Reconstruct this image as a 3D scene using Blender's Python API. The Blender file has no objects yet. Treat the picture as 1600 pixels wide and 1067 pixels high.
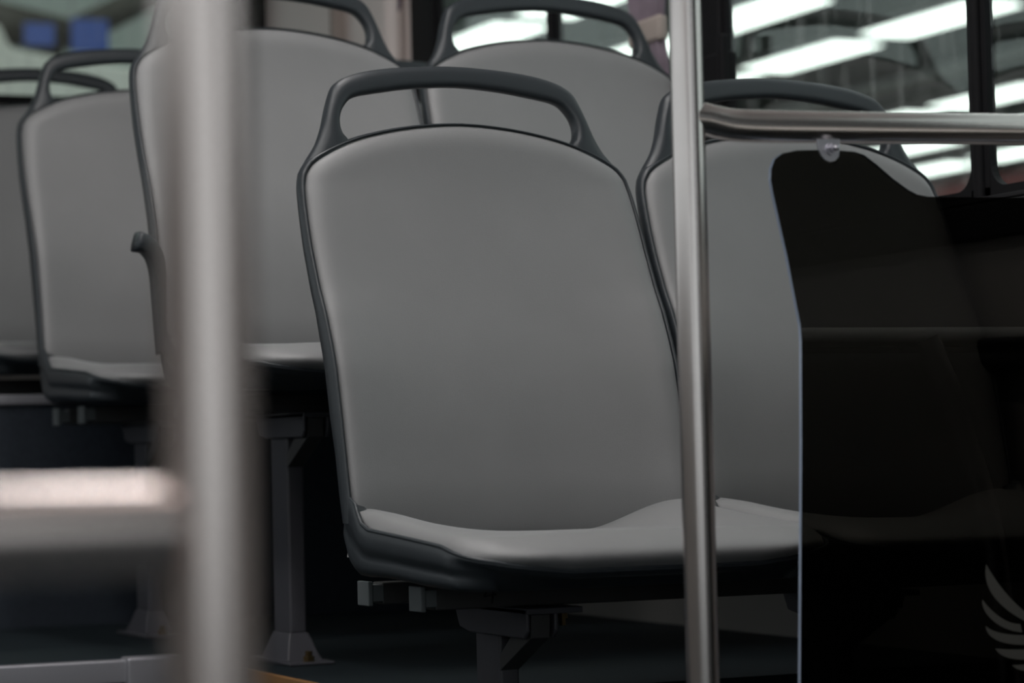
import bpy, bmesh, math, random
from mathutils import Vector, Matrix
import numpy as np

random.seed(4)
scene = bpy.context.scene
COL = scene.collection
ZF = 0.372            # everything is laid out with the seat rail top at z = 0; the low bus floor then lies at -ZF

# ------------------------------------------------------------------ camera
F_PX = 4232.2
PITCH, ROLL, YAW = 0.0418, 0.0241, 0.41
CAM = Vector((-1.2699, -2.7758, 0.1414))
fw = Vector((math.sin(YAW) * math.cos(PITCH), math.cos(YAW) * math.cos(PITCH), math.sin(PITCH)))
rt = Vector((math.cos(YAW), -math.sin(YAW), 0))
up = rt.cross(fw)
rt2 = math.cos(ROLL) * rt - math.sin(ROLL) * up
up2 = math.sin(ROLL) * rt + math.cos(ROLL) * up
cam_data = bpy.data.cameras.new('camera')
cam = bpy.data.objects.new('camera', cam_data)
COL.objects.link(cam)
M3 = Matrix((rt2, up2, -fw)).transposed()
cam.matrix_world = Matrix.Translation(CAM + Vector((0, 0, ZF))) @ M3.to_4x4()
cam_data.sensor_width = 36.0
cam_data.lens = F_PX / 1600 * 36.0
cam_data.clip_start = 0.05
cam_data.clip_end = 300
cam_data.dof.use_dof = True
cam_data.dof.focus_distance = 3.1
cam_data.dof.aperture_fstop = 5.2
cam_data.dof.aperture_blades = 0
scene.camera = cam

# ------------------------------------------------------------------ world, exposure
world = bpy.data.worlds.new('world')
scene.world = world
world.use_nodes = True
bg = world.node_tree.nodes['Background']
bg.inputs[0].default_value = (0.80, 0.86, 0.88, 1)
bg.inputs[1].default_value = 0.9
scene.view_settings.view_transform = 'Standard'
scene.view_settings.look = 'None'
scene.view_settings.gamma = 1.0
scene.view_settings.exposure = 0.0
scene.view_settings.use_curve_mapping = False
scene.cycles.use_denoising = True
scene.cycles.max_bounces = 8
scene.cycles.transparent_max_bounces = 16
scene.cycles.sample_clamp_indirect = 6.0
STRIP_POWER = 14.5     # strip lights along the bus ceiling
PANEL_POWER = 3.2     # light panels under the roof of the hall outside

# ------------------------------------------------------------------ materials
MATS = {}


def mat(name, color, rough=0.5, metal=0.0, noise=0.0, nscale=60.0, bump=0.0, bscale=400.0, spec=0.5,
        color2=None, coat=0.0, sheen=0.0, emit=None, estr=0.0):
    m = bpy.data.materials.new(name)
    m.use_nodes = True
    nt = m.node_tree
    b = nt.nodes['Principled BSDF']
    b.inputs['Base Color'].default_value = (*color, 1)
    b.inputs['Roughness'].default_value = rough
    b.inputs['Metallic'].default_value = metal
    b.inputs['Specular IOR Level'].default_value = spec
    b.inputs['Coat Weight'].default_value = coat
    b.inputs['Sheen Weight'].default_value = sheen
    b.inputs['Sheen Roughness'].default_value = 0.35
    if emit:
        b.inputs['Emission Color'].default_value = (*emit, 1)
        b.inputs['Emission Strength'].default_value = estr
    tc = nt.nodes.new('ShaderNodeTexCoord')
    if noise > 0 or color2:
        n = nt.nodes.new('ShaderNodeTexNoise')
        n.inputs['Scale'].default_value = nscale
        n.inputs['Detail'].default_value = 4
        nt.links.new(tc.outputs['Object'], n.inputs['Vector'])
        r = nt.nodes.new('ShaderNodeValToRGB')
        c2 = color2 if color2 else tuple(c * (1 - noise) for c in color)
        r.color_ramp.elements[0].position = 0.35
        r.color_ramp.elements[1].position = 0.68
        r.color_ramp.elements[0].color = (*c2, 1)
        r.color_ramp.elements[1].color = (*color, 1)
        nt.links.new(n.outputs['Fac'], r.inputs['Fac'])
        nt.links.new(r.outputs['Color'], b.inputs['Base Color'])
    if bump > 0:
        n2 = nt.nodes.new('ShaderNodeTexNoise')
        n2.inputs['Scale'].default_value = bscale
        n2.inputs['Detail'].default_value = 3
        nt.links.new(tc.outputs['Object'], n2.inputs['Vector'])
        bp = nt.nodes.new('ShaderNodeBump')
        bp.inputs['Strength'].default_value = bump
        bp.inputs['Distance'].default_value = 0.0006
        nt.links.new(n2.outputs['Fac'], bp.inputs['Height'])
        nt.links.new(bp.outputs['Normal'], b.inputs['Normal'])
    MATS[name] = m
    return m


def glass_mat(name, tint, rough=0.0, ior=1.5, dirt=0.0):
    """thin sheet of glass or acrylic: tinted see-through with a Fresnel mirror on top"""
    m = bpy.data.materials.new(name)
    m.use_nodes = True
    nt = m.node_tree
    nt.nodes.clear()
    out = nt.nodes.new('ShaderNodeOutputMaterial')
    tr = nt.nodes.new('ShaderNodeBsdfTransparent')
    tr.inputs[0].default_value = (*tint, 1)
    gl = nt.nodes.new('ShaderNodeBsdfGlossy')
    gl.inputs['Roughness'].default_value = rough
    fr = nt.nodes.new('ShaderNodeFresnel')
    ge = nt.nodes.new('ShaderNodeNewGeometry')
    io = nt.nodes.new('ShaderNodeMapRange')        # same mirror strength on both faces of the sheet
    io.inputs[3].default_value = ior
    io.inputs[4].default_value = 1.0 / ior
    nt.links.new(ge.outputs['Backfacing'], io.inputs[0])
    nt.links.new(io.outputs[0], fr.inputs[0])
    mx = nt.nodes.new('ShaderNodeMixShader')
    nt.links.new(fr.outputs[0], mx.inputs[0])
    nt.links.new(tr.outputs[0], mx.inputs[1])
    nt.links.new(gl.outputs[0], mx.inputs[2])
    last = mx
    if dirt > 0:
        tc = nt.nodes.new('ShaderNodeTexCoord')
        mp = nt.nodes.new('ShaderNodeMapping')
        mp.inputs['Scale'].default_value = (14, 14, 1.6)
        n = nt.nodes.new('ShaderNodeTexNoise')
        n.inputs['Scale'].default_value = 3
        n.inputs['Detail'].default_value = 6
        nt.links.new(tc.outputs['Object'], mp.inputs[0])
        nt.links.new(mp.outputs[0], n.inputs['Vector'])
        r = nt.nodes.new('ShaderNodeMapRange')
        r.inputs[1].default_value = 0.52
        r.inputs[2].default_value = 0.8
        r.inputs[3].default_value = 0.0
        r.inputs[4].default_value = dirt
        nt.links.new(n.outputs['Fac'], r.inputs[0])
        df = nt.nodes.new('ShaderNodeBsdfDiffuse')
        df.inputs[0].default_value = (0.7, 0.75, 0.74, 1)
        m2 = nt.nodes.new('ShaderNodeMixShader')
        nt.links.new(r.outputs[0], m2.inputs[0])
        nt.links.new(mx.outputs[0], m2.inputs[1])
        nt.links.new(df.outputs[0], m2.inputs[2])
        last = m2
    nt.links.new(last.outputs[0], out.inputs[0])
    MATS[name] = m
    return m


mat('leather', (0.215, 0.217, 0.220), 0.47, noise=0.06, nscale=9, bump=0.35, bscale=900, spec=0.5, sheen=0.4)
mat('shell', (0.027, 0.033, 0.038), 0.40, bump=0.2, bscale=1600, spec=0.45)
mat('cap', (0.11, 0.125, 0.13), 0.5)
mat('rail', (0.045, 0.045, 0.045), 0.5, noise=0.15, nscale=25)
mat('legpaint', (0.062, 0.062, 0.072), 0.42, noise=0.12, nscale=30)
mat('steel', (0.68, 0.63, 0.61), 0.24, metal=1.0, noise=0.05, nscale=20)
mat('steel_soft', (0.76, 0.68, 0.65), 0.24, metal=0.92)
mat('bright', (0.62, 0.61, 0.66), 0.36, metal=1.0)
mat('brass', (0.17, 0.12, 0.06), 0.4, metal=1.0)
mat('floor', (0.006, 0.011, 0.014), 0.6, color2=(0.011, 0.018, 0.022), nscale=260, bump=0.2, bscale=500, spec=0.25)
mat('riser', (0.005, 0.010, 0.019), 0.6, color2=(0.016, 0.024, 0.036), nscale=220)
mat('nosing', (0.36, 0.36, 0.39), 0.4, metal=0.6)
mat('orange', (0.24, 0.12, 0.04), 0.5)
mat('wall', (0.21, 0.20, 0.19), 0.55, noise=0.04, nscale=6)
mat('cream', (0.72, 0.65, 0.62), 0.5, noise=0.04, nscale=6)
mat('ceiling', (0.30, 0.29, 0.285), 0.6)
mat('rubber', (0.004, 0.004, 0.005), 0.7, spec=0.2)
mat('curtain', (0.205, 0.165, 0.20), 0.8, noise=0.15, nscale=30)
mat('tie', (0.36, 0.31, 0.28), 0.8)
mat('marker', (0.002, 0.002, 0.002), 0.6)
mat('decal', (0.085, 0.083, 0.075), 0.5)
mat('panel_edge', (0.30, 0.36, 0.46), 0.25)
mat('console', (0.020, 0.022, 0.022), 0.25)
mat('console_trim', (0.85, 0.85, 0.80), 0.3)
mat('hall_roof', (0.16, 0.185, 0.175), 0.8, noise=0.25, nscale=0.6)
mat('hall_wall', (0.42, 0.47, 0.45), 0.8, noise=0.1, nscale=0.4)
mat('hall_floor', (0.22, 0.22, 0.21), 0.6)
mat('truss', (0.035, 0.033, 0.026), 0.7)
mat('trunking', (0.42, 0.44, 0.42), 0.6)
mat('red', (0.20, 0.022, 0.02), 0.6)
mat('blue', (0.035, 0.075, 0.30), 0.5)
mat('white', (0.78, 0.78, 0.72), 0.5)
mat('lamp_frame', (0.5, 0.5, 0.5), 0.5)
mat('lamp_panel', (0.9, 0.9, 0.9), 0.5, emit=(0.93, 1.0, 0.95), estr=PANEL_POWER)
mat('strip', (0.9, 0.9, 0.9), 0.5, emit=(1.0, 0.965, 0.95), estr=STRIP_POWER)
glass_mat('pane', (0.93, 0.97, 0.95), dirt=0.10)
glass_mat('smoked', (0.20, 0.195, 0.18), ior=1.45)


# ------------------------------------------------------------------ helpers
def link(o, parent=None):
    COL.objects.link(o)
    if parent:
        o.parent = parent
    return o


def mesh_obj(name, verts, faces, m, parent=None, smooth=True, bevel=0.0, seg=2, angle=35):
    me = bpy.data.meshes.new(name)
    me.from_pydata([tuple(v) for v in verts], [], [tuple(f) for f in faces])
    bm = bmesh.new()
    bm.from_mesh(me)
    bmesh.ops.recalc_face_normals(bm, faces=bm.faces)
    bm.to_mesh(me)
    bm.free()
    me.materials.append(MATS[m])
    for p in me.polygons:
        p.use_smooth = smooth
    o = bpy.data.objects.new(name, me)
    link(o, parent)
    if bevel > 0:
        md = o.modifiers.new('bevel', 'BEVEL')
        md.width = bevel
        md.segments = seg
        md.limit_method = 'ANGLE'
        md.angle_limit = math.radians(angle)
        me.shade_smooth() if hasattr(me, 'shade_smooth') else None
        o.modifiers.new('wn', 'WEIGHTED_NORMAL').keep_sharp = False
    return o


def tag(o, label, cat, group=None, kind=None):
    o['label'] = label
    if cat:
        o['category'] = cat
    if group:
        o['group'] = group
    if kind:
        o['kind'] = kind
    return o


def struct(o, label=None, cat=None):
    o['kind'] = 'structure'
    if label:
        o['label'] = label
    if cat:
        o['category'] = cat
    return o


def empty(name, loc, label=None, cat=None, group=None):
    o = bpy.data.objects.new(name, None)
    o.empty_display_size = 0.05
    o.location = loc
    link(o)
    if label:
        tag(o, label, cat, group)
    return o


BOXF = [(0, 1, 3, 2), (4, 6, 7, 5), (0, 4, 5, 1), (2, 3, 7, 6), (0, 2, 6, 4), (1, 5, 7, 3)]


def box_vf(x0, x1, y0, y1, z0, z1):
    v = [(x, y, z) for x in (x0, x1) for y in (y0, y1) for z in (z0, z1)]
    return v, BOXF


def box(name, x0, x1, y0, y1, z0, z1, m, parent=None, bevel=0.0, seg=2):
    v, f = box_vf(x0, x1, y0, y1, z0, z1)
    return mesh_obj(name, v, f, m, parent, smooth=bevel > 0, bevel=bevel, seg=seg)


def merge(parts):
    V, Fc = [], []
    for v, f in parts:
        n = len(V)
        V += list(v)
        Fc += [tuple(i + n for i in q) for q in f]
    return V, Fc


def tube_vf(path, r, n=20, cap=True):
    """round tube along a list of points; r number or list"""
    P = [Vector(p) for p in path]
    V, Fc = [], []
    t0 = (P[1] - P[0]).normalized()
    ref = Vector((0, 0, 1)) if abs(t0.z) < 0.9 else Vector((0, 1, 0))
    a = t0.cross(ref).normalized()
    for i, p in enumerate(P):
        t = (P[min(i + 1, len(P) - 1)] - P[max(i - 1, 0)]).normalized()
        a = (a - t * a.dot(t)).normalized()
        b = t.cross(a)
        rr = r[i] if isinstance(r, (list, tuple)) else r
        for k in range(n):
            an = 2 * math.pi * k / n
            V.append(p + (a * math.cos(an) + b * math.sin(an)) * rr)
    for i in range(len(P) - 1):
        for k in range(n):
            k2 = (k + 1) % n
            Fc.append((i * n + k, i * n + k2, (i + 1) * n + k2, (i + 1) * n + k))
    if cap:
        Fc.append(tuple(range(n))[::-1])
        Fc.append(tuple((len(P) - 1) * n + k for k in range(n)))
    return V, Fc


def tube(name, path, r, m, parent=None, n=28):
    v, f = tube_vf(path, r, n)
    o = mesh_obj(name, v, f, m, parent)
    try:
        o.data.set_sharp_from_angle(angle=math.radians(50))
    except Exception:
        pass
    return o


def loft(loops, closed=True, cap0=True, cap1=True):
    n = len(loops[0])
    V = [p for l in loops for p in l]
    Fc = []
    for i in range(len(loops) - 1):
        for k in range(n if closed else n - 1):
            k2 = (k + 1) % n
            Fc.append((i * n + k, i * n + k2, (i + 1) * n + k2, (i + 1) * n + k))
    if cap0:
        Fc.append(tuple(range(n)))
    if cap1:
        Fc.append(tuple((len(loops) - 1) * n + k for k in range(n)))
    return V, Fc


def smooth_curve(pts, n):
    """Catmull-Rom resample of a polyline by arc length to n points"""
    P = [np.array(p, float) for p in pts]
    P = [2 * P[0] - P[1]] + P + [2 * P[-1] - P[-2]]
    out = []
    for i in range(1, len(P) - 2):
        for t in np.linspace(0, 1, 16, endpoint=False):
            p0, p1, p2, p3 = P[i - 1], P[i], P[i + 1], P[i + 2]
            out.append(0.5 * ((2 * p1) + (p2 - p0) * t + (2 * p0 - 5 * p1 + 4 * p2 - p3) * t * t + (3 * p1 - p0 - 3 * p2 + p3) * t ** 3))
    out.append(P[-2])
    out = np.array(out)
    d = np.r_[0, np.cumsum(np.linalg.norm(np.diff(out, axis=0), axis=1))]
    s = np.linspace(0, d[-1], n)
    return np.stack([np.interp(s, d, out[:, k]) for k in range(out.shape[1])], 1)


def prism(name, outline, y0, y1, m, parent=None, bevel=0.0, seg=2):
    """outline in (x, z), thickness along y"""
    n = len(outline)
    V = [(x, y0, z) for x, z in outline] + [(x, y1, z) for x, z in outline]
    Fc = [tuple(range(n)), tuple(range(2 * n - 1, n - 1, -1))]
    Fc += [(i, (i + 1) % n, n + (i + 1) % n, n + i) for i in range(n)]
    return mesh_obj(name, V, Fc, m, parent, smooth=bevel > 0, bevel=bevel, seg=seg)


# ================================================================== the bus body (setting)
XR, XL, YF, YR, ZC = 0.70, -1.75, -6.0, 3.2, 2.05
ZP = -0.137            # raised floor
struct(box('floor', XL, XR, YF, YR, -ZF - 0.06, -ZF, 'floor'), 'dark navy speckled vinyl floor of the bus', 'floor')
struct(box('floor_platform', -0.155, XR, 0.17, 1.87, -ZF, ZP, 'floor'), 'raised dark floor platform under the rear seats', 'floor')
struct(box('floor_aisle_step', XL, -0.157, 0.97, 1.87, -ZF, ZP, 'floor'), 'raised dark aisle floor behind the silver step edge', 'floor')
struct(box('floor_rear_box', XL, XR, 1.87, YR, -ZF, 0.262, 'riser', bevel=0.004), 'dark navy box floor under the rearmost seats', 'floor')
struct(box('ceiling', XL, XR, YF, YR, ZC, ZC + 0.05, 'ceiling'), 'pale ceiling of the bus', 'ceiling')
# right-hand window wall
wl = struct(box('wall_right', XR, XR + 0.06, YF, YR, -ZF, 0.455, 'wall'), 'beige lower side wall below the bus windows', 'wall')
box('ledge', XR - 0.022, XR - 0.001, YF, 0.9, 0.405, 0.452, 'rubber', wl, bevel=0.006)
box('heater_duct', XR - 0.05, XR - 0.001, -3.5, 0.85, 0.235, 0.275, 'rubber', wl, bevel=0.01)
struct(box('wall_right_header', XR, XR + 0.06, YF, YR, 1.32, ZC, 'ceiling'))
struct(box('wall_right_rear', XR, XR + 0.06, 2.217, YR, 0.455, 1.32, 'cream'), 'cream wall panel between the last side window and the rear', 'wall')
struct(box('wall_left', XL - 0.06, XL, YF, YR, -ZF, -0.05, 'wall'))
struct(box('wall_left_header', XL - 0.06, XL, YF, YR, 1.0, ZC, 'ceiling'))
struct(box('wall_left_rear', XL - 0.06, XL, -2.6, YR, -0.05, 0.45, 'wall'))
wr = struct(box('wall_rear', XL, XR, YR, YR + 0.06, -ZF, 0.95, 'wall'))
struct(box('wall_rear_header', XL, XR, YR, YR + 0.06, 1.40, ZC, 'ceiling'))
struct(box('wall_front', XL, XR, YF - 0.06, YF, -ZF, -0.10, 'wall'))
struct(box('wall_front_header', XL, XR, YF - 0.06, YF, 1.95, ZC, 'ceiling'))
# pillars and rubber posts
tn = [0]


def trim(x0, x1, y0, y1, z0, z1, m='rubber', bevel=0.006):
    tn[0] += 1
    return struct(box('trim_%d' % tn[0], x0, x1, y0, y1, z0, z1, m, bevel=bevel))


trim(XR - 0.004, XR + 0.012, 0.206, 0.226, 0.455, 1.32)          # post right of seat B
trim(XR - 0.004, XR + 0.012, 0.917, 0.99, 0.455, 1.32)           # black pillar behind the pole
trim(XR - 0.004, XR + 0.012, 1.548, 1.566, 0.455, 1.32)          # thin sash post
trim(XR - 0.006, XR + 0.012, 2.098, 2.217, 0.455, 1.32)         # black pillar
trim(XR - 0.03, XR + 0.02, 2.60, 2.625, 0.455, 1.32, 'tie')     # joint strip in cream panel
trim(XR - 0.045, XR - 0.001, 2.245, 2.46, 0.5, 1.32, 'cream', 0.02)
trim(XR - 0.07, XR, YR - 0.07, YR, 0.30, ZC, 'rubber')          # rear corner
trim(XR - 0.01, XR + 0.02, YF, 2.098, 0.450, 0.462)             # rubber along window foot
for y in (-4.9, -3.7):
    trim(XL - 0.05, XL + 0.012, y - 0.05, y + 0.05, -0.05, 1.0)
struct(box('wall_right_blackout', XR, XR + 0.06, -2.3, -1.15, 0.455, 1.32, 'rubber'))  # black wall added out of view, keeps window light out of the panel's reflection
struct(box('wall_right_blackout_fore', XR, XR + 0.06, YF, -3.6, 0.455, 1.32, 'rubber'))  # more added blackout, unseen, cuts light from the front right
# window latch standing off the black pillar
lt = empty('window_latch', (XR - 0.016, 0.912, 0.70), 'small black window latch on the pillar beside the far handle', 'latch')
box('latch_body', -0.012, 0.012, -0.055, 0.02, -0.045, 0.05, 'rubber', lt, bevel=0.006)
box('latch_lever', -0.018, -0.004, -0.06, -0.04, -0.03, 0.075, 'rubber', lt, bevel=0.004)

wn_ = [0]


def window(y0, y1, z0=0.462, z1=1.32, x=XR + 0.008):
    wn_[0] += 1
    g = 0.012
    fr = []
    fr.append(box_vf(x - 0.004, x + 0.008, y0, y1, z0, z0 + g))
    fr.append(box_vf(x - 0.004, x + 0.008, y0, y1, z1 - g, z1))
    fr.append(box_vf(x - 0.004, x + 0.008, y0, y0 + g, z0, z1))
    fr.append(box_vf(x - 0.004, x + 0.008, y1 - g, y1, z0, z1))
    # rounded lower corners
    for ys, sg in ((y0 + g, 1), (y1 - g, -1)):
        R = 0.035
        out = [(ys, z0 + g)] + [(ys + sg * (R - R * math.cos(a)), z0 + g + R - R * math.sin(a)) for a in np.linspace(0, math.pi / 2, 8)]
        n = len(out)
        V = [(x - 0.0035, a, b) for a, b in out] + [(x + 0.0075, a, b) for a, b in out]
        Fc = [tuple(range(n)), tuple(range(2 * n - 1, n - 1, -1))] + [(i, (i + 1) % n, n + (i + 1) % n, n + i) for i in range(n)]
        fr.append((V, Fc))
    v, f = merge(fr)
    w = struct(mesh_obj('window_%d' % wn_[0], v, f, 'rubber', smooth=False))
    box('pane', x, x + 0.004, y0 + 0.002, y1 - 0.002, z0 + 0.002, z1 - 0.002, 'pane', w)
    return w


window(-1.15, 0.206)
window(0.226, 0.917)
window(0.99, 1.548)
window(1.566, 2.098)
# rear window
rw = struct(mesh_obj('window_rear', *merge([box_vf(XL, XR, YR + 0.01, YR + 0.04, 0.95, 0.975), box_vf(XL, XR, YR + 0.01, YR + 0.04, 1.38, 1.40),
                                             box_vf(XR - 0.05, XR, YR + 0.01, YR + 0.04, 0.95, 1.40), box_vf(XL, XL + 0.05, YR + 0.01, YR + 0.04, 0.95, 1.40)]), 'rubber', smooth=False))
box('pane', XL + 0.02, XR - 0.02, YR + 0.022, YR + 0.027, 0.96, 1.39, 'pane', rw)
# trims on the floor
t = trim(XL, -0.245, 0.958, 0.985, ZP - 0.030, ZP + 0.003, 'nosing', 0.003)
t = trim(-0.252, -0.165, 0.948, 0.99, ZP - 0.037, ZP + 0.006, 'nosing', 0.004)
t = trim(-0.162, -0.153, 0.17, 0.955, ZP - 0.02, ZP + 0.002, 'orange', 0.002)
t = trim(XL, 0.7, 1.860, 1.876, 0.248, 0.266, 'nosing', 0.003)

# strip lights along the bus ceiling
for x, y0, y1, lb in ((-1.25, -4.2, 1.0, 'long white strip light along the bus ceiling, over the far aisle side'),
                      (-0.27, -0.6, 1.25, 'shorter white strip light along the bus ceiling, over the seats')):
    s = empty('strip_light', (x, y0, ZC - 0.03), lb, 'light', 'strip lights along the bus ceiling')
    box('housing', -0.13, 0.13, 0.0, y1 - y0, 0.0, 0.029, 'ceiling', s, bevel=0.004)
    box('diffuser', -0.10, 0.10, 0.05, y1 - y0 - 0.05, -0.012, 0.0, 'strip', s)


# ================================================================== curtains
def curtain(name, y0, y1, label, flip=1):
    c = empty(name, (XR - 0.017, (y0 + y1) / 2, 0.35), label, 'curtain', 'tied purple window curtains')
    w = (y1 - y0)
    n = 61
    rows = []
    ztie = 0.47
    for z in np.linspace(-0.02, 0.98, 34):
        d = abs(z - ztie)
        wd = w * (0.46 + 0.54 * min(1, (d / 0.30)) ** 0.9)
        row = []
        for k in range(n):
            t_ = k / (n - 1)
            y = (0.5 * w * flip if False else 0) + (t_ - 0.5) * wd
            row.append((0.007 * math.sin(t_ * 2 * math.pi * 7 + 0.4 * math.sin(z * 6)) + 0.002 * math.sin(z * 9 + t_ * 5), y, z))
        rows.append(row)
    V = [p for r in rows for p in r]
    Fc = [(i * n + k, i * n + k + 1, (i + 1) * n + k + 1, (i + 1) * n + k) for i in range(33) for k in range(n - 1)]
    o = mesh_obj('cloth', V, Fc, 'curtain', c)
    sd = o.modifiers.new('solid', 'SOLIDIFY')
    sd.thickness = 0.002
    hw = w * 0.27
    box('tie_band', -0.0105, 0.0105, -hw, hw, ztie - 0.022, ztie + 0.022, 'tie', c, bevel=0.008)
    return c


curtain('window_curtain', 1.03, 1.24, 'purple-grey curtain tied with a beige band, beside the steel pole')
curtain('window_curtain', 2.235, 2.41, 'purple-grey curtain hanging by the cream wall panel at the rear', -1)

# ================================================================== bus seat
WS = 0.2165


def yp(z):
    return 0.16 + 0.27 * (z - 0.08)


def delta(z):
    return float(np.interp(z, [0.0, 0.10, 0.13, 0.19, 0.248, 0.276, 0.312, 0.342, 0.389, 0.427, 0.472, 0.62],
                           [0.050, 0.049, 0.0495, 0.0515, 0.0515, 0.0470, 0.0385, 0.027, 0.0150, 0.0080, 0.0, 0.0]))


side_pts = [(-0.2165, 0.03), (-0.2165, 0.15), (-0.2165, 0.25), (-0.2168, 0.34), (-0.2165, 0.40), (-0.2150, 0.44), (-0.2128, 0.465), (-0.2095, 0.480)]
top_pts = [(-0.2095, 0.480), (-0.2035, 0.4895), (-0.1945, 0.4985), (-0.1675, 0.5140), (-0.137, 0.5262), (-0.103, 0.5350), (-0.069, 0.5412), (-0.03, 0.5455), (0, 0.5468)]
NS, NT = 60, 28
sideL = smooth_curve(side_pts, NS)
topL = smooth_curve(top_pts, NT)
topC = np.vstack([topL, topL[-2::-1] * [-1, 1]])          # left shoulder -> right shoulder
NTT = len(topC)
sideR = sideL * [-1, 1]
botC = np.stack([np.linspace(-WS, WS, NTT), np.full(NTT, 0.03)], 1)
OUT = np.vstack([sideL, topC[1:-1], sideR[::-1]])           # open outline, bottom-left over the top to bottom-right


def dist_outline(x, z):
    a = OUT[:-1]
    b = OUT[1:]
    ab = b - a
    p = np.array([x, z])
    t_ = np.clip(((p - a) * ab).sum(1) / (ab * ab).sum(1), 0, 1)
    q = a + ab * t_[:, None]
    return float(np.sqrt(((p - q) ** 2).sum(1).min()))


LUM_Z = np.linspace(0.0, 0.6, 61)
_k = np.interp(LUM_Z, [0.0, 0.05, 0.10, 0.15, 0.20, 0.25, 0.30, 0.35, 0.40, 0.45, 0.48, 0.52, 0.547, 0.6], [0.004, 0.001, -0.0065, -0.0135, -0.019, -0.0185, -0.0125, -0.0065, -0.0005, 0.0045, 0.005, 0.0025, 0.0, 0.0])
LUM_Y = np.convolve(np.pad(_k, 4, mode='edge'), np.ones(9) / 9, 'valid')


def back_cushion_mesh():
    V = []
    us = np.linspace(0, 1, NTT)
    # crowd columns and rows towards the edge
    for j in range(NS):
        v = j / (NS - 1)
        v = 1 - (1 - v) ** 1.25
        sl = np.array([np.interp(v, np.linspace(0, 1, NS), sideL[:, k]) for k in (0, 1)])
        sr = sl * [-1, 1]
        for i in range(NTT):
            u = us[i]
            # ease so columns crowd at both sides
            ue = 0.5 - 0.5 * math.cos(math.pi * u)
            ue = 0.6 * ue + 0.4 * u
            tp = np.array([np.interp(ue, us, topC[:, k]) for k in (0, 1)])
            bt = np.array([np.interp(ue, us, botC[:, k]) for k in (0, 1)])
            c = (1 - v) * bt + v * tp + (1 - ue) * sl + ue * sr - ((1 - ue) * (1 - v) * botC[0] + ue * (1 - v) * botC[-1] + (1 - ue) * v * topC[0] + ue * v * topC[-1])
            x, z = c
            w = max(0.05, float(np.interp(z, sideL[:, 1], -sideL[:, 0])))
            tt = min(1.0, abs(x) / w)
            e = dist_outline(x, z)
            R = 0.026
            bul = 0.015 * math.sqrt(max(0, 1 - (1 - min(e / R, 1)) ** 2))
            lum = float(np.interp(z, LUM_Z, LUM_Y))
            y = yp(z) - delta(z) * tt ** 2.6 - bul + lum * (1 - tt ** 2.6)
            if z < 0.115:          # lower edge rolls back behind the seat cushion
                y += 0.016 * ((0.115 - z) / 0.065) ** 2
            V.append((x, y + 0.0015, z))
    Fc = []
    for j in range(NS - 1):
        for i in range(NTT - 1):
            a = j * NTT + i
            Fc.append((a, a + 1, a + NTT + 1, a + NTT))
    # skirt turned back into the shell
    ring = [j * NTT for j in range(NS)] + [(NS - 1) * NTT + i for i in range(1, NTT)] + [j * NTT + NTT - 1 for j in range(NS - 2, -1, -1)]
    n0 = len(V)
    for k in ring:
        x, y, z = V[k]
        V.append((x * 0.992, y + 0.012, z - 0.001))
    for k in range(len(ring) - 1):
        Fc.append((ring[k], ring[k + 1], n0 + k + 1, n0 + k))
    return V, Fc


def normals2d(C):
    T = np.gradient(C, axis=0)
    N = np.stack([-T[:, 1], T[:, 0]], 1)
    N /= np.linalg.norm(N, axis=1)[:, None] + 1e-12
    # outline runs left-bottom -> top -> right-bottom: left normal points outward
    return N


def back_shell_mesh():
    C = OUT.copy()
    C = C[C[:, 1] > 0.062]
    N = normals2d(C)
    loops = []
    def D(z):
        return float(np.interp(z, [0.03, 0.10, 0.143, 0.19, 0.28, 0.34, 0.42, 0.48, 0.55], [0.022, 0.025, 0.024, 0.030, 0.029, 0.022, 0.017, 0.016, 0.018]))
    spec = [(-0.016, 'f', 0.006), (-0.0008, 'f', 0.006), (0.0002, 'f', -0.001), (0.0022, 'f', -0.0035), (0.0042, 'f', -0.0025),
            (0.0056, 'f', 0.002), (0.0068, 'd', 0.45), (0.0062, 'd', 0.85), (0.003, 'd', 1.0), (-0.012, 'd', 1.25), (-0.05, 'd', 1.7)]
    for off, kind, val in spec:
        L = []
        for (x, z), (nx, nz) in zip(C, N):
            topf = min(1.0, max(0.0, (z - 0.49) / 0.03))
            o = off * (1 - 0.42 * topf) if off > 0 else off
            xx, zz = x + nx * o, z + nz * o
            y0 = yp(z) - delta(z)
            y = y0 + (val if kind == 'f' else D(z) * val)
            L.append((xx, y, zz))
        loops.append(L)
    V, Fc = loft(loops, closed=False, cap0=False, cap1=False)
    n = len(C)
    # back panel: fill last loop row by row between left and right points
    base = (len(spec) - 1) * n
    TS = (-0.8, -0.5, 0.0, 0.5, 0.8)
    rows = []
    for k in range(n // 2):
        a, b = base + k, base + n - 1 - k
        pa, pb = np.array(V[a]), np.array(V[b])
        ids = [a]
        for t_ in TS:
            q = pa + (pb - pa) * (t_ + 1) / 2
            q[1] += (delta(q[2]) + 0.014 * min(1, max(0, (0.52 - q[2]) / 0.06))) * (1 - abs(t_) ** 2.6)
            ids.append(len(V))
            V.append(tuple(q))
        rows.append(ids + [b])
    for r0, r1 in zip(rows[:-1], rows[1:]):
        for i in range(len(TS) + 1):
            Fc.append((r0[i], r0[i + 1], r1[i + 1], r1[i]))
    return V, Fc


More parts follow.
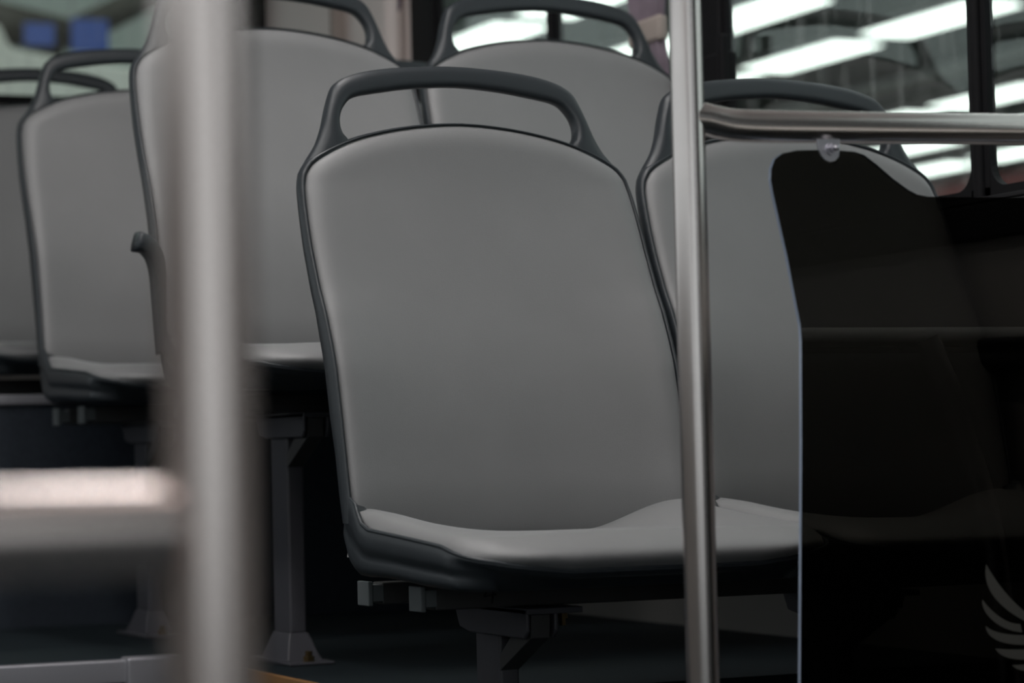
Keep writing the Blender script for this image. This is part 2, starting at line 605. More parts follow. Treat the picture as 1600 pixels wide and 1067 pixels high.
def handle_mesh():
    half = [((-0.2150, 0.468), (-0.2000, 0.462)), ((-0.2125, 0.4835), (-0.1960, 0.474)), ((-0.2040, 0.4985), (-0.1800, 0.486)), ((-0.1900, 0.5180), (-0.1560, 0.505)),
            ((-0.1820, 0.5350), (-0.1475, 0.5235)), ((-0.1780, 0.5450), (-0.1540, 0.5340)), ((-0.1740, 0.5570), (-0.1562, 0.5470)),
            ((-0.1690, 0.5714), (-0.1525, 0.5615)), ((-0.1612, 0.5900), (-0.1420, 0.5750)), ((-0.1520, 0.5995), (-0.1310, 0.5805)),
            ((-0.1375, 0.6070), (-0.1180, 0.5835)), ((-0.1100, 0.6147), (-0.0965, 0.5872)), ((-0.0670, 0.6205), (-0.0580, 0.5930)), ((0.0, 0.6240), (0.0, 0.5968))]
    o = [np.array(h[0]) for h in half]
    i_ = [np.array(h[1]) for h in half]
    m = np.array([-1, 1])
    o = o + [p * m for p in o[-2::-1]]
    i_ = i_ + [p * m for p in i_[-2::-1]]
    NN = 110
    # resample both with the same station parameter
    st = np.arange(len(o), dtype=float)
    q = np.linspace(0, len(o) - 1, NN)

    def cr(A):
        A = np.array(A)
        out = []
        for s in q:
            k = min(int(s), len(A) - 2)
            t_ = s - k
            p0, p1, p2, p3 = A[max(k - 1, 0)], A[k], A[k + 1], A[min(k + 2, len(A) - 1)]
            out.append(0.5 * ((2 * p1) + (p2 - p0) * t_ + (2 * p0 - 5 * p1 + 4 * p2 - p3) * t_ * t_ + (3 * p1 - p0 - 3 * p2 + p3) * t_ ** 3))
        return np.array(out)
    O, I = cr(o), cr(i_)
    loops = []
    K = 24
    for a, b in zip(O, I):
        c = (a + b) / 2
        h = (a - b) / 2
        L = []
        w = np.linalg.norm(a - b)
        hd = 0.0135
        for k in range(K):
            an = 2 * math.pi * k / K
            ex = 0.72
            cx = math.copysign(abs(math.cos(an)) ** ex, math.cos(an))
            sy = math.copysign(abs(math.sin(an)) ** ex, math.sin(an))
            p = c + h * cx
            L.append((p[0], yp(p[1]) + 0.0115 + sy * hd, p[1]))
        loops.append(L)
    return loft(loops, closed=True)


# ---- seat pan
def rim_z(y):
    return float(np.interp(y, [-0.252, -0.244, -0.197, -0.165, -0.13, -0.06, 0.01, 0.052, 0.0745, 0.0861, 0.0925, 0.12],
                           [0.0225, 0.0275, 0.0385, 0.0456, 0.0482, 0.0528, 0.0570, 0.0595, 0.0665, 0.0785, 0.088, 0.098]))


def seat_w(y):
    return float(np.interp(y, [-0.252, -0.250, -0.246, -0.238, -0.225, -0.21, -0.19, -0.165, 0.2],
                           [0.120, 0.145, 0.165, 0.185, 0.200, 0.2085, 0.214, 0.2165, 0.2165]))


seat_outL = smooth_curve([(-0.2165, 0.175), (-0.2165, 0.05), (-0.2165, -0.08), (-0.2165, -0.15), (-0.2145, -0.19), (-0.2085, -0.209), (-0.197, -0.2245), (-0.180, -0.2335), (-0.155, -0.2385), (-0.10, -0.2405), (0, -0.2415)], 56)
SOUT = np.vstack([seat_outL, seat_outL[-2::-1] * [-1, 1]])


def rim_at(p):
    x, y = p
    # along the front the rim lies low and level
    fr = min(1.0, max(0.0, (abs(x) - 0.11) / 0.08))
    fz = 0.0195
    return rim_z(y) * fr + fz * (1 - fr) if y < -0.19 else rim_z(y)


def dist_seat(x, y):
    a = SOUT[:-1]
    b = SOUT[1:]
    ab = b - a
    p = np.array([x, y])
    t_ = np.clip(((p - a) * ab).sum(1) / (ab * ab).sum(1), 0, 1)
    q = a + ab * t_[:, None]
    d = np.sqrt(((p - q) ** 2).sum(1))
    k = int(d.argmin())
    return float(d[k]), rim_at(q[k])


def seat_cushion_mesh():
    n = len(seat_outL)
    hc_y = [-0.256, -0.235, -0.21, -0.18, -0.14, -0.09, 0.0, 0.08, 0.175]
    hc_z = [0.050, 0.0575, 0.0605, 0.0615, 0.0605, 0.0575, 0.0525, 0.0495, 0.0500]
    hs_y = [-0.256, -0.24, -0.21, -0.165, -0.12, -0.06, 0.0, 0.07, 0.13, 0.175]
    hs_z = [0.048, 0.051, 0.0560, 0.0605, 0.0635, 0.0680, 0.0735, 0.0815, 0.0855, 0.0860]
    cols = np.sin(np.linspace(-1, 1, 49) * math.pi / 2)
    V = []
    ys = np.r_[np.linspace(0.150, -0.15, 26), -0.15 - 0.0915 * np.sin(np.linspace(0, math.pi / 2, 26)[1:])]
    C = np.array(cols)
    for j, y in enumerate(ys):
        for u in C:
            # front edge outline bows: limit y per column
            w = WS
            x = u * w
            yf = float(np.interp(abs(x), -seat_outL[::-1, 0], seat_outL[::-1, 1])) if abs(x) < 0.2164 else -0.15
            yy = y
            if y < -0.15:
                s = (-0.15 - y) / 0.0915
                yy = -0.15 + (yf + 0.15) * s
            e, rz = dist_seat(x, yy)
            t_ = min(1.0, abs(x) / WS)
            k = min(1, max(0, (t_ - 0.38) / 0.55))
            k = k * k * (3 - 2 * k)
            h = float(np.interp(yy, hc_y, hc_z)) * (1 - k) + float(np.interp(yy, hs_y, hs_z)) * k
            R = 0.020 + 0.016 * min(1, max(0, (-yy - 0.15) / 0.07))
            f = math.sqrt(max(0, 1 - (1 - min(e / R, 1)) ** 2))
            rz = min(rz, h - 0.003)
            z = h - (h - rz - 0.001) * (1 - f)
            # the front rolls over and tucks back under
            fz = min(1.0, max(0.0, (-yy - 0.17) / 0.05)) * min(1.0, max(0.0, (0.205 - abs(x)) / 0.06))
            tq = min(1.0, max(0.0, (h - z) / max(1e-4, h - rz - 0.001)))
            yb = 0.020 * fz * math.sin(math.pi * tq ** 1.1) if yy < -0.17 else 0.0
            V.append((x, yy - yb, z))
    nc = len(C)
    Fc = [(j * nc + i, j * nc + i + 1, (j + 1) * nc + i + 1, (j + 1) * nc + i) for j in range(len(ys) - 1) for i in range(nc - 1)]
    ring = [j * nc for j in range(len(ys))] + [(len(ys) - 1) * nc + i for i in range(1, nc)] + [j * nc + nc - 1 for j in range(len(ys) - 2, -1, -1)]
    n0 = len(V)
    for k in ring:
        x, y, z = V[k]
        V.append((x * 0.955, y + 0.010 * (y < -0.17), z - 0.008))
    for k in range(len(ring) - 1):
        Fc.append((ring[k], ring[k + 1], n0 + k + 1, n0 + k))
    return V, Fc


_pl = smooth_curve([(-0.2165, 0.1375), (-0.2165, 0.05), (-0.2165, -0.08), (-0.2165, -0.15), (-0.2145, -0.19), (-0.2085, -0.209), (-0.197, -0.2245), (-0.180, -0.2335), (-0.155, -0.2385), (-0.10, -0.2405), (0, -0.2415)], 90)
PAN = np.vstack([_pl, _pl[-2::-1] * [-1, 1]])


def seat_pan_mesh():
    C = PAN
    T = np.gradient(C, axis=0)
    N = np.stack([T[:, 1], -T[:, 0]], 1)
    N /= np.linalg.norm(N, axis=1)[:, None]
    # outward: left side points -x
    if N[5, 0] > 0:
        N = -N
    def zbot(y, x):
        s = float(np.interp(y, [-0.26, -0.18, -0.11, -0.02, 0.03, 0.10, 0.122, 0.14, 0.18], [0.000, 0.0025, 0.0035, 0.008, 0.009, 0.009, 0.020, 0.050, 0.06]))
        return s
    loops = []
    spec = [(-0.014, 0.0, -0.008), (-0.0006, 0.0, -0.004), (0.0004, 0.0, 0.0012), (0.0020, 0.0, 0.0028), (0.0042, 0.0, 0.0022), (0.0058, 0.0, -0.001),
            (0.0068, 0.14, 0), (0.0074, 0.30, 0), (0.0066, 0.40, 0), (0.0036, 0.50, 0), (0.0022, 0.58, 0), (0.0030, 0.66, 0), (0.0042, 0.78, 0), (0.0028, 0.90, 0),
            (-0.004, 0.985, 0), (-0.016, 1.02, 0), (-0.05, 1.04, 0), (-0.12, 1.0, 0)]
    for off, fr, dz in spec:
        Lp = []
        for (x, y), (nx, ny) in zip(C, N):
            r = rim_at((x, y))
            zb = zbot(y, x)
            z = r + (zb - r) * fr + dz
            o = off * (1 - 0.45 * min(1, max(0, (y - 0.095) / 0.03))) if off > 0 else off
            front = min(1, max(0, (-y - 0.19) / 0.05))
            if fr > 0:
                o = o * (1 - front) - front * (0.055 * fr ** 0.75)
            Lp.append((x + nx * o, y + ny * o, z))
        loops.append(Lp)
    V, Fc = loft(loops, closed=False, cap0=False, cap1=False)
    n = len(C)
    base = (len(spec) - 1) * n
    for k in range(n // 2):
        a, b = base + k, base + n - 1 - k
        if b - 1 > a + 1:
            Fc.append((a, b, b - 1, a + 1))
        elif b - 1 == a + 1:
            Fc.append((a, b, a + 1))
    bead = [(x + nx * 0.0036, y + ny * 0.0036, rim_at((x, y)) + 0.0022) for (x, y), (nx, ny) in zip(C, N) if y < 0.098]
    bv, bf = tube_vf(bead, 0.0023, 8)
    k0 = len(V)
    V = list(V) + [tuple(p) for p in bv]
    Fc += [tuple(i + k0 for i in q) for q in bf]
    m_ = len(spec) - 2                      # close the two rear ends
    Fc.append(tuple(i * n for i in range(m_)))
    Fc.append(tuple(i * n + n - 1 for i in range(m_)))
    return V, Fc


def mk_mesh(name, vf, m):
    me = bpy.data.meshes.new(name)
    me.from_pydata([tuple(map(float, v)) for v in vf[0]], [], [tuple(int(i) for i in f) for f in vf[1]])
    bm = bmesh.new()
    bm.from_mesh(me)
    bmesh.ops.remove_doubles(bm, verts=bm.verts, dist=1e-6)
    bmesh.ops.recalc_face_normals(bm, faces=bm.faces)
    bm.to_mesh(me)
    bm.free()
    me.materials.append(MATS[m])
    for p in me.polygons:
        p.use_smooth = True
    return me


ME_BACK = mk_mesh('back_cushion', back_cushion_mesh(), 'leather')
ME_SHELL = mk_mesh('back_shell', back_shell_mesh(), 'shell')
ME_HANDLE = mk_mesh('grab_handle', handle_mesh(), 'shell')
ME_SEAT = mk_mesh('seat_cushion', seat_cushion_mesh(), 'leather')
ME_PAN = mk_mesh('seat_pan', seat_pan_mesh(), 'shell')

ROWS = [(0.0, 0.0), (0.7296, 0.2321), (1.4357, 0.2345), (2.16, 0.303)]
PITCHX = 0.45
SEAT_LABELS = {
    (0, 0): 'sharpest grey padded bus seat in the middle, nearest the camera, left of the steel pole',
    (0, 1): 'grey padded bus seat right behind the steel pole, partly hidden by the dark panel',
    (1, 0): 'grey padded bus seat on the platform with an armrest hook, behind the blurred pole',
    (1, 1): 'grey padded bus seat behind the front pair, its handle open onto the bright window',
    (2, 0): 'grey padded bus seat at left, third row, showing its left edge and rail caps',
    (2, 1): 'third row window seat almost hidden behind the two seats on the platform',
    (3, 0): 'rearmost grey padded bus seat cut off by the left picture edge',
    (3, 1): 'rearmost window seat hidden behind the seats in front of it',
}


def child(name, me, parent):
    o = bpy.data.objects.new(name, me)
    return link(o, parent)


for r, (ry, rz) in enumerate(ROWS):
    for c in range(2):
        s = empty('bus_seat', (c * PITCHX, ry, rz), SEAT_LABELS[(r, c)], 'bus seat', 'grey bus seats in pairs')
        child('seat_pan', ME_PAN, s)
        child('back_shell', ME_SHELL, s)
        child('grab_handle', ME_HANDLE, s)
        child('back_cushion', ME_BACK, s)
        child('seat_cushion', ME_SEAT, s)
        if (r, c) == (1, 0):
            # hooked armrest bracket on the aisle side
            P = smooth_curve([(-0.222, 0.118, 0.06), (-0.225, 0.115, 0.10), (-0.227, 0.112, 0.14), (-0.229, 0.108, 0.170), (-0.235, 0.104, 0.194), (-0.247, 0.10, 0.209), (-0.263, 0.098, 0.214)], 30)
            loops = []
            for k, p in enumerate(P):
                tn_ = P[min(k + 1, 29)] - P[max(k - 1, 0)]
                tn_ /= np.linalg.norm(tn_)
                nn = np.cross(tn_, [0, 1, 0])
                nn /= np.linalg.norm(nn)
                hw, ht = 0.020, 0.0055 + 0.0085 * (k / 29) ** 1.5
                L = []
                for q in range(16):
                    an = 2 * math.pi * q / 16
                    cc = math.copysign(abs(math.cos(an)) ** 0.5, math.cos(an))
                    ss = math.copysign(abs(math.sin(an)) ** 0.5, math.sin(an))
                    L.append(tuple(p + np.array([0, 1, 0]) * hw * cc + nn * ht * ss))
                loops.append(L)
            v, f = loft(loops)
            a = mesh_obj('armrest', v, f, 'shell', s)
            a['label'] = 'short hooked armrest of dark grey plastic'

# ================================================================== seat frames
FRAME_LABELS = ['dark steel rails with grey end caps under the front pair of seats',
                'steel rails and grey leg under the pair of seats on the platform',
                'steel rails with end caps under the third row seats at left',
                'steel rails under the rearmost seats at the left edge']


def seat_frame(ry, rz, floor_z, label, legs):
    fr = empty('seat_frame', (-0.06, ry + 0.07, floor_z), label, 'seat frame', 'frames under the bus seats')
    ox, oy, oz = 0.06, -0.07, rz - floor_z
    for yc in (-0.0075, 0.156):
        b = box('rail', ox - 0.172, ox + 0.655, oy + yc - 0.016, oy + yc + 0.016, oz - 0.0262, oz - 0.001, 'rail', fr, bevel=0.002)
        box('end_cap', ox - 0.190, ox - 0.184, oy + yc - 0.0185, oy + yc + 0.0185, oz - 0.0275, oz + 0.0005, 'cap', fr, bevel=0.0012)
        box('end_cap_neck', ox - 0.184, ox - 0.170, oy + yc - 0.0165, oy + yc + 0.0165, oz - 0.0225, oz - 0.0035, 'cap', fr, bevel=0.001)
    for lx in legs:
        x0, x1 = ox + lx, ox + lx + 0.025
        hgt = oz
        if hgt > 0.2:
            box('leg', x0, x1, oy + 0.035, oy + 0.105, 0.04, hgt - 0.056, 'legpaint', fr, bevel=0.004)
            # flared foot
            loops = []
            for z, gx, gy in ((0.0, 0.020, 0.055), (0.005, 0.020, 0.055), (0.0052, 0.012, 0.026), (0.016, 0.009, 0.017), (0.030, 0.005, 0.008), (0.042, 0.001, 0.001)):
                loops.append([(x0 - gx, oy + 0.035 - gy, z), (x1 + gx, oy + 0.035 - gy, z), (x1 + gx, oy + 0.105 + gy, z), (x0 - gx, oy + 0.105 + gy, z)])
            v, f = loft(loops)
            mesh_obj('foot', v, f, 'legpaint', fr, smooth=False, bevel=0.002)
            for by in (oy + 0.035 - 0.040, oy + 0.105 + 0.040):
                v, f = loft([[(x0 + 0.0125 + rr * math.cos(a), by + rr * math.sin(a), z) for a in np.linspace(0, 2 * math.pi, 7)[:-1]] for rr, z in ((0.008, 0.005), (0.008, 0.012), (0.005, 0.0125), (0.005, 0.019))])
                mesh_obj('bolt', v, f, 'brass', fr, smooth=False)
        # bracket plate that carries the two rails
        ol = [(-0.058, -0.0275), (-0.058, -0.052), (-0.050, -0.060), (0.105, -0.060), (0.135, -0.055), (0.150, -0.030), (0.150, -0.0275)]
        n = len(ol)
        V = [(x0 - 0.007, oy + y, oz + z) for y, z in ol] + [(x0 - 0.002, oy + y, oz + z) for y, z in ol]
        Fc = [tuple(range(n)), tuple(range(2 * n - 1, n - 1, -1))] + [(i, (i + 1) % n, n + (i + 1) % n, n + i) for i in range(n)]
        mesh_obj('bracket', V, Fc, 'legpaint', fr, smooth=False, bevel=0.0015)
        V = [(x1 + 0.002, oy + y, oz + z) for y, z in ol] + [(x1 + 0.007, oy + y, oz + z) for y, z in ol]
        mesh_obj('bracket', V, Fc, 'legpaint', fr, smooth=False, bevel=0.0015)
        box('bracket_plate', x0 - 0.007, x1 + 0.035, oy - 0.062, oy + 0.15, oz - 0.0335, oz - 0.0268, 'legpaint', fr, bevel=0.001)
        if hgt > 0.2:
            V = [(x0 + 0.001, oy + y, oz + z) for y, z in ((-0.054, -0.034), (-0.004, -0.034), (0.0, -0.058), (0.037, -0.083), (0.037, -0.101), (-0.052, -0.060))]
            n = 6
            V = V + [(x1 - 0.001, y, z) for _, y, z in V]
            Fc = [tuple(range(n)), tuple(range(2 * n - 1, n - 1, -1))] + [(i, (i + 1) % n, n + (i + 1) % n, n + i) for i in range(n)]
            mesh_obj('brace', V, Fc, 'rail', fr, smooth=False, bevel=0.001)
        v, f = loft([[(x1 + 0.02 + rr * math.cos(a), oy - 0.040 + rr * math.sin(a), oz + z) for a in np.linspace(0, 2 * math.pi, 7)[:-1]] for rr, z in ((0.0065, -0.0335), (0.0065, -0.040), (0.004, -0.0401), (0.004, -0.048))])
        mesh_obj('bolt', v, f, 'brass', fr, smooth=False)
    return fr


fr0 = seat_frame(0.0, 0.0, -ZF, FRAME_LABELS[0], (-0.073, 0.36))
seat_frame(ROWS[1][0], ROWS[1][1], ZP, FRAME_LABELS[1], (-0.073,))
seat_frame(ROWS[2][0], ROWS[2][1], ZP, FRAME_LABELS[2], (-0.073,))
fr3 = empty('seat_frame', (-0.06, ROWS[3][0] + 0.07, 0.262), FRAME_LABELS[3], 'seat frame', 'frames under the bus seats')
for yc in (-0.0075, 0.156):
    box('rail', -0.112, 0.715, yc - 0.086, yc - 0.054, 0.0, ROWS[3][1] - 0.262 - 0.001, 'rail', fr3, bevel=0.002)
# handwritten 4 on the front rail
strokes = [[(0.010, 0.0195), (0.003, 0.0095), (0.0185, 0.0112)], [(0.0155, 0.0185), (0.0125, 0.0010)]]
vs, fs = [], []
for st in strokes:
    for (xa, za), (xb, zb) in zip(st[:-1], st[1:]):
        dx, dz = xb - xa, zb - za
        l = math.hypot(dx, dz)
        nx, nz = -dz / l * 0.0011, dx / l * 0.0011
        b = len(vs)
        for yy in (-0.0001, -0.0004):
            vs += [(xa + nx, yy, za + nz), (xa - nx, yy, za - nz), (xb - nx, yy, zb - nz), (xb + nx, yy, zb + nz)]
        fs += [(b, b + 1, b + 2, b + 3), (b + 4, b + 5, b + 6, b + 7), (b, b + 1, b + 5, b + 4), (b + 2, b + 3, b + 7, b + 6), (b + 1, b + 2, b + 6, b + 5), (b, b + 3, b + 7, b + 4)]
mk = mesh_obj('handwritten_number', [(x + 0.06 - 0.118, y - 0.07 - 0.0235, z + ZF - 0.0225) for x, y, z in vs], fs, 'marker', fr0, smooth=False)
mk['label'] = 'number 4 written in black marker'

# ================================================================== poles and rails
PY = -0.46
gp = empty('grab_pole', (-0.0727, PY, -ZF), 'upright brushed steel grab pole in front of the sharp grey seat', 'pole')
tube('pole', [(0, 0, z) for z in np.linspace(0.012, ZC + ZF - 0.012, 12)], 0.0161, 'steel', gp, 48)
tube('floor_flange', [(0, 0, 0.0), (0, 0, 0.012)], 0.035, 'steel', gp)
tube('ceiling_flange', [(0, 0, ZC + ZF - 0.012), (0, 0, ZC + ZF)], 0.035, 'steel', gp)
hb = empty('partition_rail', (-0.0727, PY, 0.30), 'horizontal steel rail running right from the grab pole, above the dark panel', 'rail')
path = smooth_curve([(0.004, 0, 0.1622), (0.02, 0, 0.1610), (0.037, 0, 0.1572), (0.06, 0, 0.1558), (0.11, 0, 0.1562), (0.25, 0, 0.1585), (0.40, 0, 0.161), (0.7715, 0, 0.167)], 60)
tube('tube', path, 0.0160, 'steel', hb, 40)
tube('wall_flange', [(0.762, 0, 0.167), (0.7725, 0, 0.167)], 0.032, 'steel', hb)
# tab that holds the panel
tab = [(0.0618, 0.452), (0.0655, 0.434), (0.0680, 0.4275), (0.0725, 0.4228), (0.0785, 0.4208), (0.0845, 0.4225), (0.0885, 0.4268), (0.0895, 0.434), (0.0905, 0.452)]
tb = prism('panel_tab', [(x + 0.0727, z - 0.30) for x, z in tab], -0.0095, -0.0065, 'bright', hb, bevel=0.001)
tx, tz = 0.0805 + 0.0727, 0.4345 - 0.30


def yrod(name, x, z, y0, y1, r, m, parent, n=24):
    return tube(name, [(x, y0, z), (x, y1, z)], r, m, parent, n)


w_ = yrod('washer', tx, tz, -0.0112, -0.0094, 0.0072, 'bright', tb)
nut = yrod('nut', tx, tz, -0.0158, -0.0112, 0.0052, 'bright', tb, 6)
v, f = tube_vf([(tx, -0.0158, tz), (tx, -0.0185, tz), (tx, -0.0200, tz), (tx, -0.0206, tz)], [0.0032, 0.0032, 0.0024, 0.0008], 20)
mesh_obj('bolt_tip', v, f, 'bright', tb)

fp = empty('grab_pole', (-0.996, -1.885, -ZF), 'strongly blurred upright steel grab pole in the left foreground', 'pole')
tube('pole', [(0, 0, z) for z in np.linspace(0.012, ZC + ZF - 0.012, 12)], 0.0160, 'steel_soft', fp, 48)
tube('floor_flange', [(0, 0, 0.0), (0, 0, 0.012)], 0.035, 'steel_soft', fp)
tube('ceiling_flange', [(0, 0, ZC + ZF - 0.012), (0, 0, ZC + ZF)], 0.035, 'steel_soft', fp)
fl = empty('grab_rail', (-0.996, -1.885, 0.0), 'strongly blurred horizontal steel rail joining the left foreground pole', 'rail')
tube('tube', [(-0.016, -0.001, 0.119), (-0.10, -0.006, 0.1193), (-0.40, -0.024, 0.1198), (-0.752, -0.046, 0.1205)], 0.0160, 'steel_soft', fl, 40)
tube('wall_flange', [(-0.742, -0.0455, 0.1205), (-0.7535, -0.0461, 0.1205)], 0.032, 'steel_soft', fl)

# ================================================================== smoked partition panel
pp = empty('partition_panel', (0.35, PY, -ZF), 'dark smoked acrylic partition panel hung under the steel rail', 'partition')
po = [(0.0300, -0.30), (0.0300, -0.0865), (0.0389, 0.1413), (0.0420, 0.245), (0.0412, 0.262), (0.0377, 0.2801), (0.0286, 0.329), (0.0145, 0.392), (0.0128, 0.403), (0.0136, 0.4135),
      (0.0180, 0.4232), (0.0268, 0.4290), (0.0426, 0.4323), (0.0650, 0.4332), (0.0900, 0.4332), (0.1078, 0.4325), (0.1187, 0.4296), (0.1330, 0.4203), (0.1510, 0.4066),
      (0.1692, 0.3954), (0.1787, 0.3912), (0.1913, 0.3893), (0.30, 0.3900), (0.45, 0.391), (0.69, 0.393), (0.69, -0.30)]
n = len(po)
T0, T1 = -0.0062, -0.0012
ol = [(x - 0.35, z + ZF) for x, z in po]
V = [(x, T0, z) for x, z in ol] + [(x, T1, z) for x, z in ol]
Fc = [tuple(range(n)), tuple(range(2 * n - 1, n - 1, -1))] + [(i, (i + 1) % n, n + (i + 1) % n, n + i) for i in range(n)]
sheet = mesh_obj('sheet', V, Fc, 'smoked', pp, smooth=False)
sheet.data.materials.append(MATS['panel_edge'])
for p in sheet.data.polygons:
    if len(p.vertices) == 4:
        p.material_index = 1
# foot channel to the floor
box('foot_channel', 0.03 - 0.35, 0.69 - 0.35, -0.016, 0.012, 0.0, 0.075, 'nosing', pp, bevel=0.003)


def bez(p0, p1, p2, p3, n=10):
    p0, p1, p2, p3 = map(np.array, (p0, p1, p2, p3))
    return [tuple((1 - t_) ** 3 * p0 + 3 * (1 - t_) ** 2 * t_ * p1 + 3 * (1 - t_) * t_ * t_ * p2 + t_ ** 3 * p3) for t_ in np.linspace(0, 1, n)]


# wing emblem: pixel outlines of the feathers measured on the panel plane
def pix(x, y):
    k, l = (x - 800) / F_PX, (y - 533.5) / F_PX
    d = fw + rt2 * k - up2 * l
    t_ = (PY - 0.0066 - CAM.y) / d.y
    p = CAM + d * t_
    return (p.x - 0.35, p.z + ZF)


feathers = [
    ([(1541, 882)], (1535, 915), (1552, 945), (1604, 972), (1604, 958), (1575, 935), (1553, 905), (1541, 882)),
    ([(1535, 937)], (1532, 957), (1558, 985), (1597, 988), (1594, 975), (1570, 975), (1548, 955), (1535, 937)),
    ([(1540, 978)], (1541, 998), (1568, 1010), (1612, 1007), (1612, 992), (1580, 993), (1553, 990), (1540, 978)),
    ([(1555, 1013)], (1562, 1026), (1580, 1032), (1612, 1030), (1612, 1014), (1590, 1015), (1570, 1015), (1555, 1013)),
    ([(1581, 1039)], (1588, 1047), (1600, 1049), (1620, 1048), (1620, 1037), (1605, 1038), (1595, 1039), (1581, 1039)),
]
for a, b, c, d, e, g, h, i in feathers:
    a = a[0]
    low = bez(a, b, c, d)
    upp = bez(e, g, h, i)
    ol = [pix(*p) for p in low + upp[:-1]]
    fo = prism('wing_feather', ol, T0 - 0.0008, T0 - 0.0001, 'decal', pp)
    fo['label'] = 'grey feather of the printed wing emblem'

# ================================================================== console beside the door, seen mirrored in the panel
cs = empty('driver_console', (0.44, -1.25, -ZF), 'black console box beside the dark panel, seen only as its reflection', 'console')
box('body', -0.22, 0.25, -0.38, 0.42, 0.0, 0.627, 'console', cs, bevel=0.02, seg=4)
box('top_trim', -0.228, 0.25, -0.385, 0.428, 0.632, 0.649, 'console_trim', cs, bevel=0.006)
tube('curved_handrail', smooth_curve([(0.04, 0.47, 0.0), (0.036, 0.47, 0.25), (0.022, 0.465, 0.42), (-0.018, 0.46, 0.56), (-0.034, 0.455, 0.605), (-0.045, 0.45, 0.634)], 40), 0.014, 'steel', cs)

# ================================================================== hall outside
struct(box('floor_hall', -20, 36, -15, 70, -1.1, -1.0, 'hall_floor'))
struct(box('ceiling_hall', -8, 36, 6, 70, 5.72, 5.85, 'hall_roof'), 'grey-green roof of the hall outside', 'ceiling')
struct(box('wall_hall_far', 36, 36.3, -5, 70, -1.0, 5.8, 'hall_wall'))
struct(box('wall_hall_end', -20, 36, 70, 70.3, -1.0, 5.8, 'hall_wall'))
HALL_ROWS = {
    -1: 'bright hall light panel in the row highest behind the far seat handle',
    0: 'bright hall light panel framed by the handle of the far window-side seat',
    1: 'bright hall light panel in the top row of the window right of the pole',
    2: 'bright hall light panel in the long diagonal row across the right window',
    4: 'bright hall light panel in the row just above the horizontal steel rail',
    5: 'bright hall light panel in the row hidden mostly behind the steel rail',
    6: 'bright hall light panel in the lowest row, below the steel rail',
}


def seen(x, y, z):
    d = Vector((x, y, z)) - CAM
    t_ = d.dot(fw)
    return 800 + F_PX * d.dot(rt2) / t_, 533.5 - F_PX * d.dot(up2) / t_


first = None
for k in range(-1, 7):
    x = 12.62 + 2.55 * k
    if k == 3:
        tr = empty('light_trunking', (x, 30, 5.55), 'unlit grey trunking between the bright light panels in the hall', 'trunking')
        box('channel', -0.28, 0.28, -18, 18, -0.06, 0.06, 'trunking', tr, bevel=0.01)
        box('hanger', -0.02, 0.02, -0.02, 0.02, 0.06, 0.17, 'trunking', tr)
        continue
    for j in range(14):
        y = 16.55 + 3.35 * j + (0.55 if k == 1 else 0.0) + (0.25 if k == 2 else 0)
        u, v_ = seen(x, y, 5.6)
        if not (640 < u < 1680 and -60 < v_ < 320):
            continue
        L = empty('hall_light', (x, y, 5.62), HALL_ROWS[k], 'light', 'hall light panels, row %d' % (k + 2))
        if first is None:
            first = (box('frame', -0.41, 0.41, -1.35, 1.35, 0.0, 0.10, 'lamp_frame', L), box('diffuser', -0.38, 0.38, -1.32, 1.32, -0.02, 0.0, 'lamp_panel', L))
        else:
            for q in first:
                o = q.copy()
                COL.objects.link(o)
                o.parent = L
for y, lb in ((9.5, 'added unseen long light panel high above the van, the one nearer the bus'), (15.0, 'added unseen long light panel high above the van, the one farther from the bus')):  # lamps added out of view to brighten the van and rear wall
    L = empty('hall_light', (2.2, y, 5.62), lb, 'light', 'added unseen light panels behind the bus')
    box('frame', -6.0, 6.0, -0.55, 0.55, 0.0, 0.10, 'lamp_frame', L)
    box('diffuser', -5.95, 5.95, -0.5, 0.5, -0.02, 0.0, 'lamp_panel', L)
cg = empty('crane_girder', (20, 40, 3.6), 'red crane girder low in the hall, seen beside the window post', 'girder')
box('web', -0.06, 0.06, -14, 14, 0.02, 0.22, 'red', cg)
box('flange', -0.15, 0.15, -14, 14, 0.22, 0.26, 'red', cg)
box('flange', -0.15, 0.15, -14, 14, -0.02, 0.02, 'red', cg)

# things behind the rear window, blurred
Y2 = 14.0


def rear(px, py, y=Y2):
    k, l = (px - 800) / F_PX, (py - 533.5) / F_PX
    d = fw + rt2 * k - up2 * l
    t_ = (y - CAM.y) / d.y
    p = CAM + d * t_
    return p


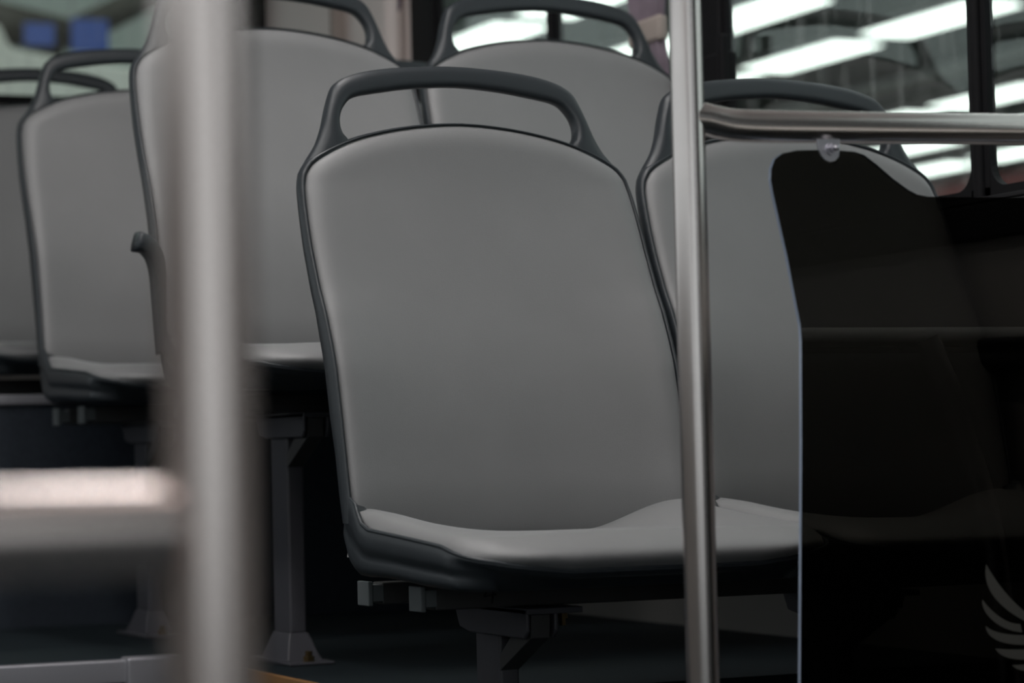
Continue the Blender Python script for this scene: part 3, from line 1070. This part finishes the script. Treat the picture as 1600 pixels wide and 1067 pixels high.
struct(box('wall_hall_rear', -6, 6.2, 18, 18.2, -1.0, 5.8, 'hall_wall'))
wv = empty('white_van', (2.2, Y2 + 1.2, -1.0), 'pale parked van behind the rear window, blurred', 'van')
a, b, b2, c = rear(-60, 22), rear(16, 24), rear(34, 64), rear(118, 80)
d_ = rear(330, 110)
prof = [(-2.2, 0.25), (-2.2, a.z + 1.0), (a.x - 2.2, a.z + 1.0), (b.x - 2.2, b.z + 1.0), (b2.x - 2.2, b2.z + 1.0), (c.x - 2.2, c.z + 1.0), (d_.x - 2.2, d_.z + 1.0), (1.6, 1.2), (1.9, 0.9), (1.9, 0.25)]
prism('body', prof, -0.9, 0.9, 'white', wv, bevel=0.03)
for wx in (-1.5, 1.2):
    yrod('wheel', wx, 0.34, -0.95, -0.70, 0.34, 'rubber', wv, 32)
    yrod('wheel', wx, 0.34, 0.70, 0.95, 0.34, 'rubber', wv, 32)
for (x0, y0, x1, y1, lb) in ((38, 38, 84, 70, 'small blue board behind the rear window, left one'), (112, 32, 168, 80, 'larger blue board behind the rear window, right one')):
    p0, p1 = rear(x0, y1, 16.2), rear(x1, y0, 16.2)
    bb = empty('notice_board', ((p0.x + p1.x) / 2, 16.2, p0.z), lb, 'board')
    w2, h2 = (p1.x - p0.x) / 2, p1.z - p0.z
    box('board', -w2, w2, -0.015, 0.015, 0, h2, 'blue', bb)
    box('bracket', -0.02, 0.02, 0.015, 0.24, h2 * 0.5, h2 * 0.95, 'truss', bb)
p0, p1 = rear(-80, 28, 16.5), rear(105, 55, 16.5)
tr = empty('roof_truss', (2, 16.5, 5.72), 'dark roof truss seen through the rear window', 'truss')
v, f = merge([tube_vf([(rear(-120, 5, 16.5).x - 2, 0, rear(-120, 5, 16.5).z - 5.72), (rear(100, 60, 16.5).x - 2, 0, rear(100, 60, 16.5).z - 5.72)], 0.15, 10),
              tube_vf([(rear(100, 60, 16.5).x - 2, 0, rear(100, 60, 16.5).z - 5.72), (rear(260, -20, 16.5).x - 2, 0, rear(260, -20, 16.5).z - 5.72)], 0.11, 10)])
mesh_obj('brace', v, f, 'truss', tr)
box('chord', -3.5, 3.5, -0.08, 0.08, -0.16, 0.0, 'truss', tr)
for xx in (rear(-120, 5, 16.5), rear(260, -20, 16.5)):
    box('hanger', xx.x - 2 - 0.04, xx.x - 2 + 0.04, -0.04, 0.04, xx.z - 5.72, -0.1, 'truss', tr)

# ------------------------------------------------------------------ put the low bus floor at z = 0
for o in list(scene.objects):
    if o.parent is None and o.type != 'CAMERA':
        o.location.z += ZF
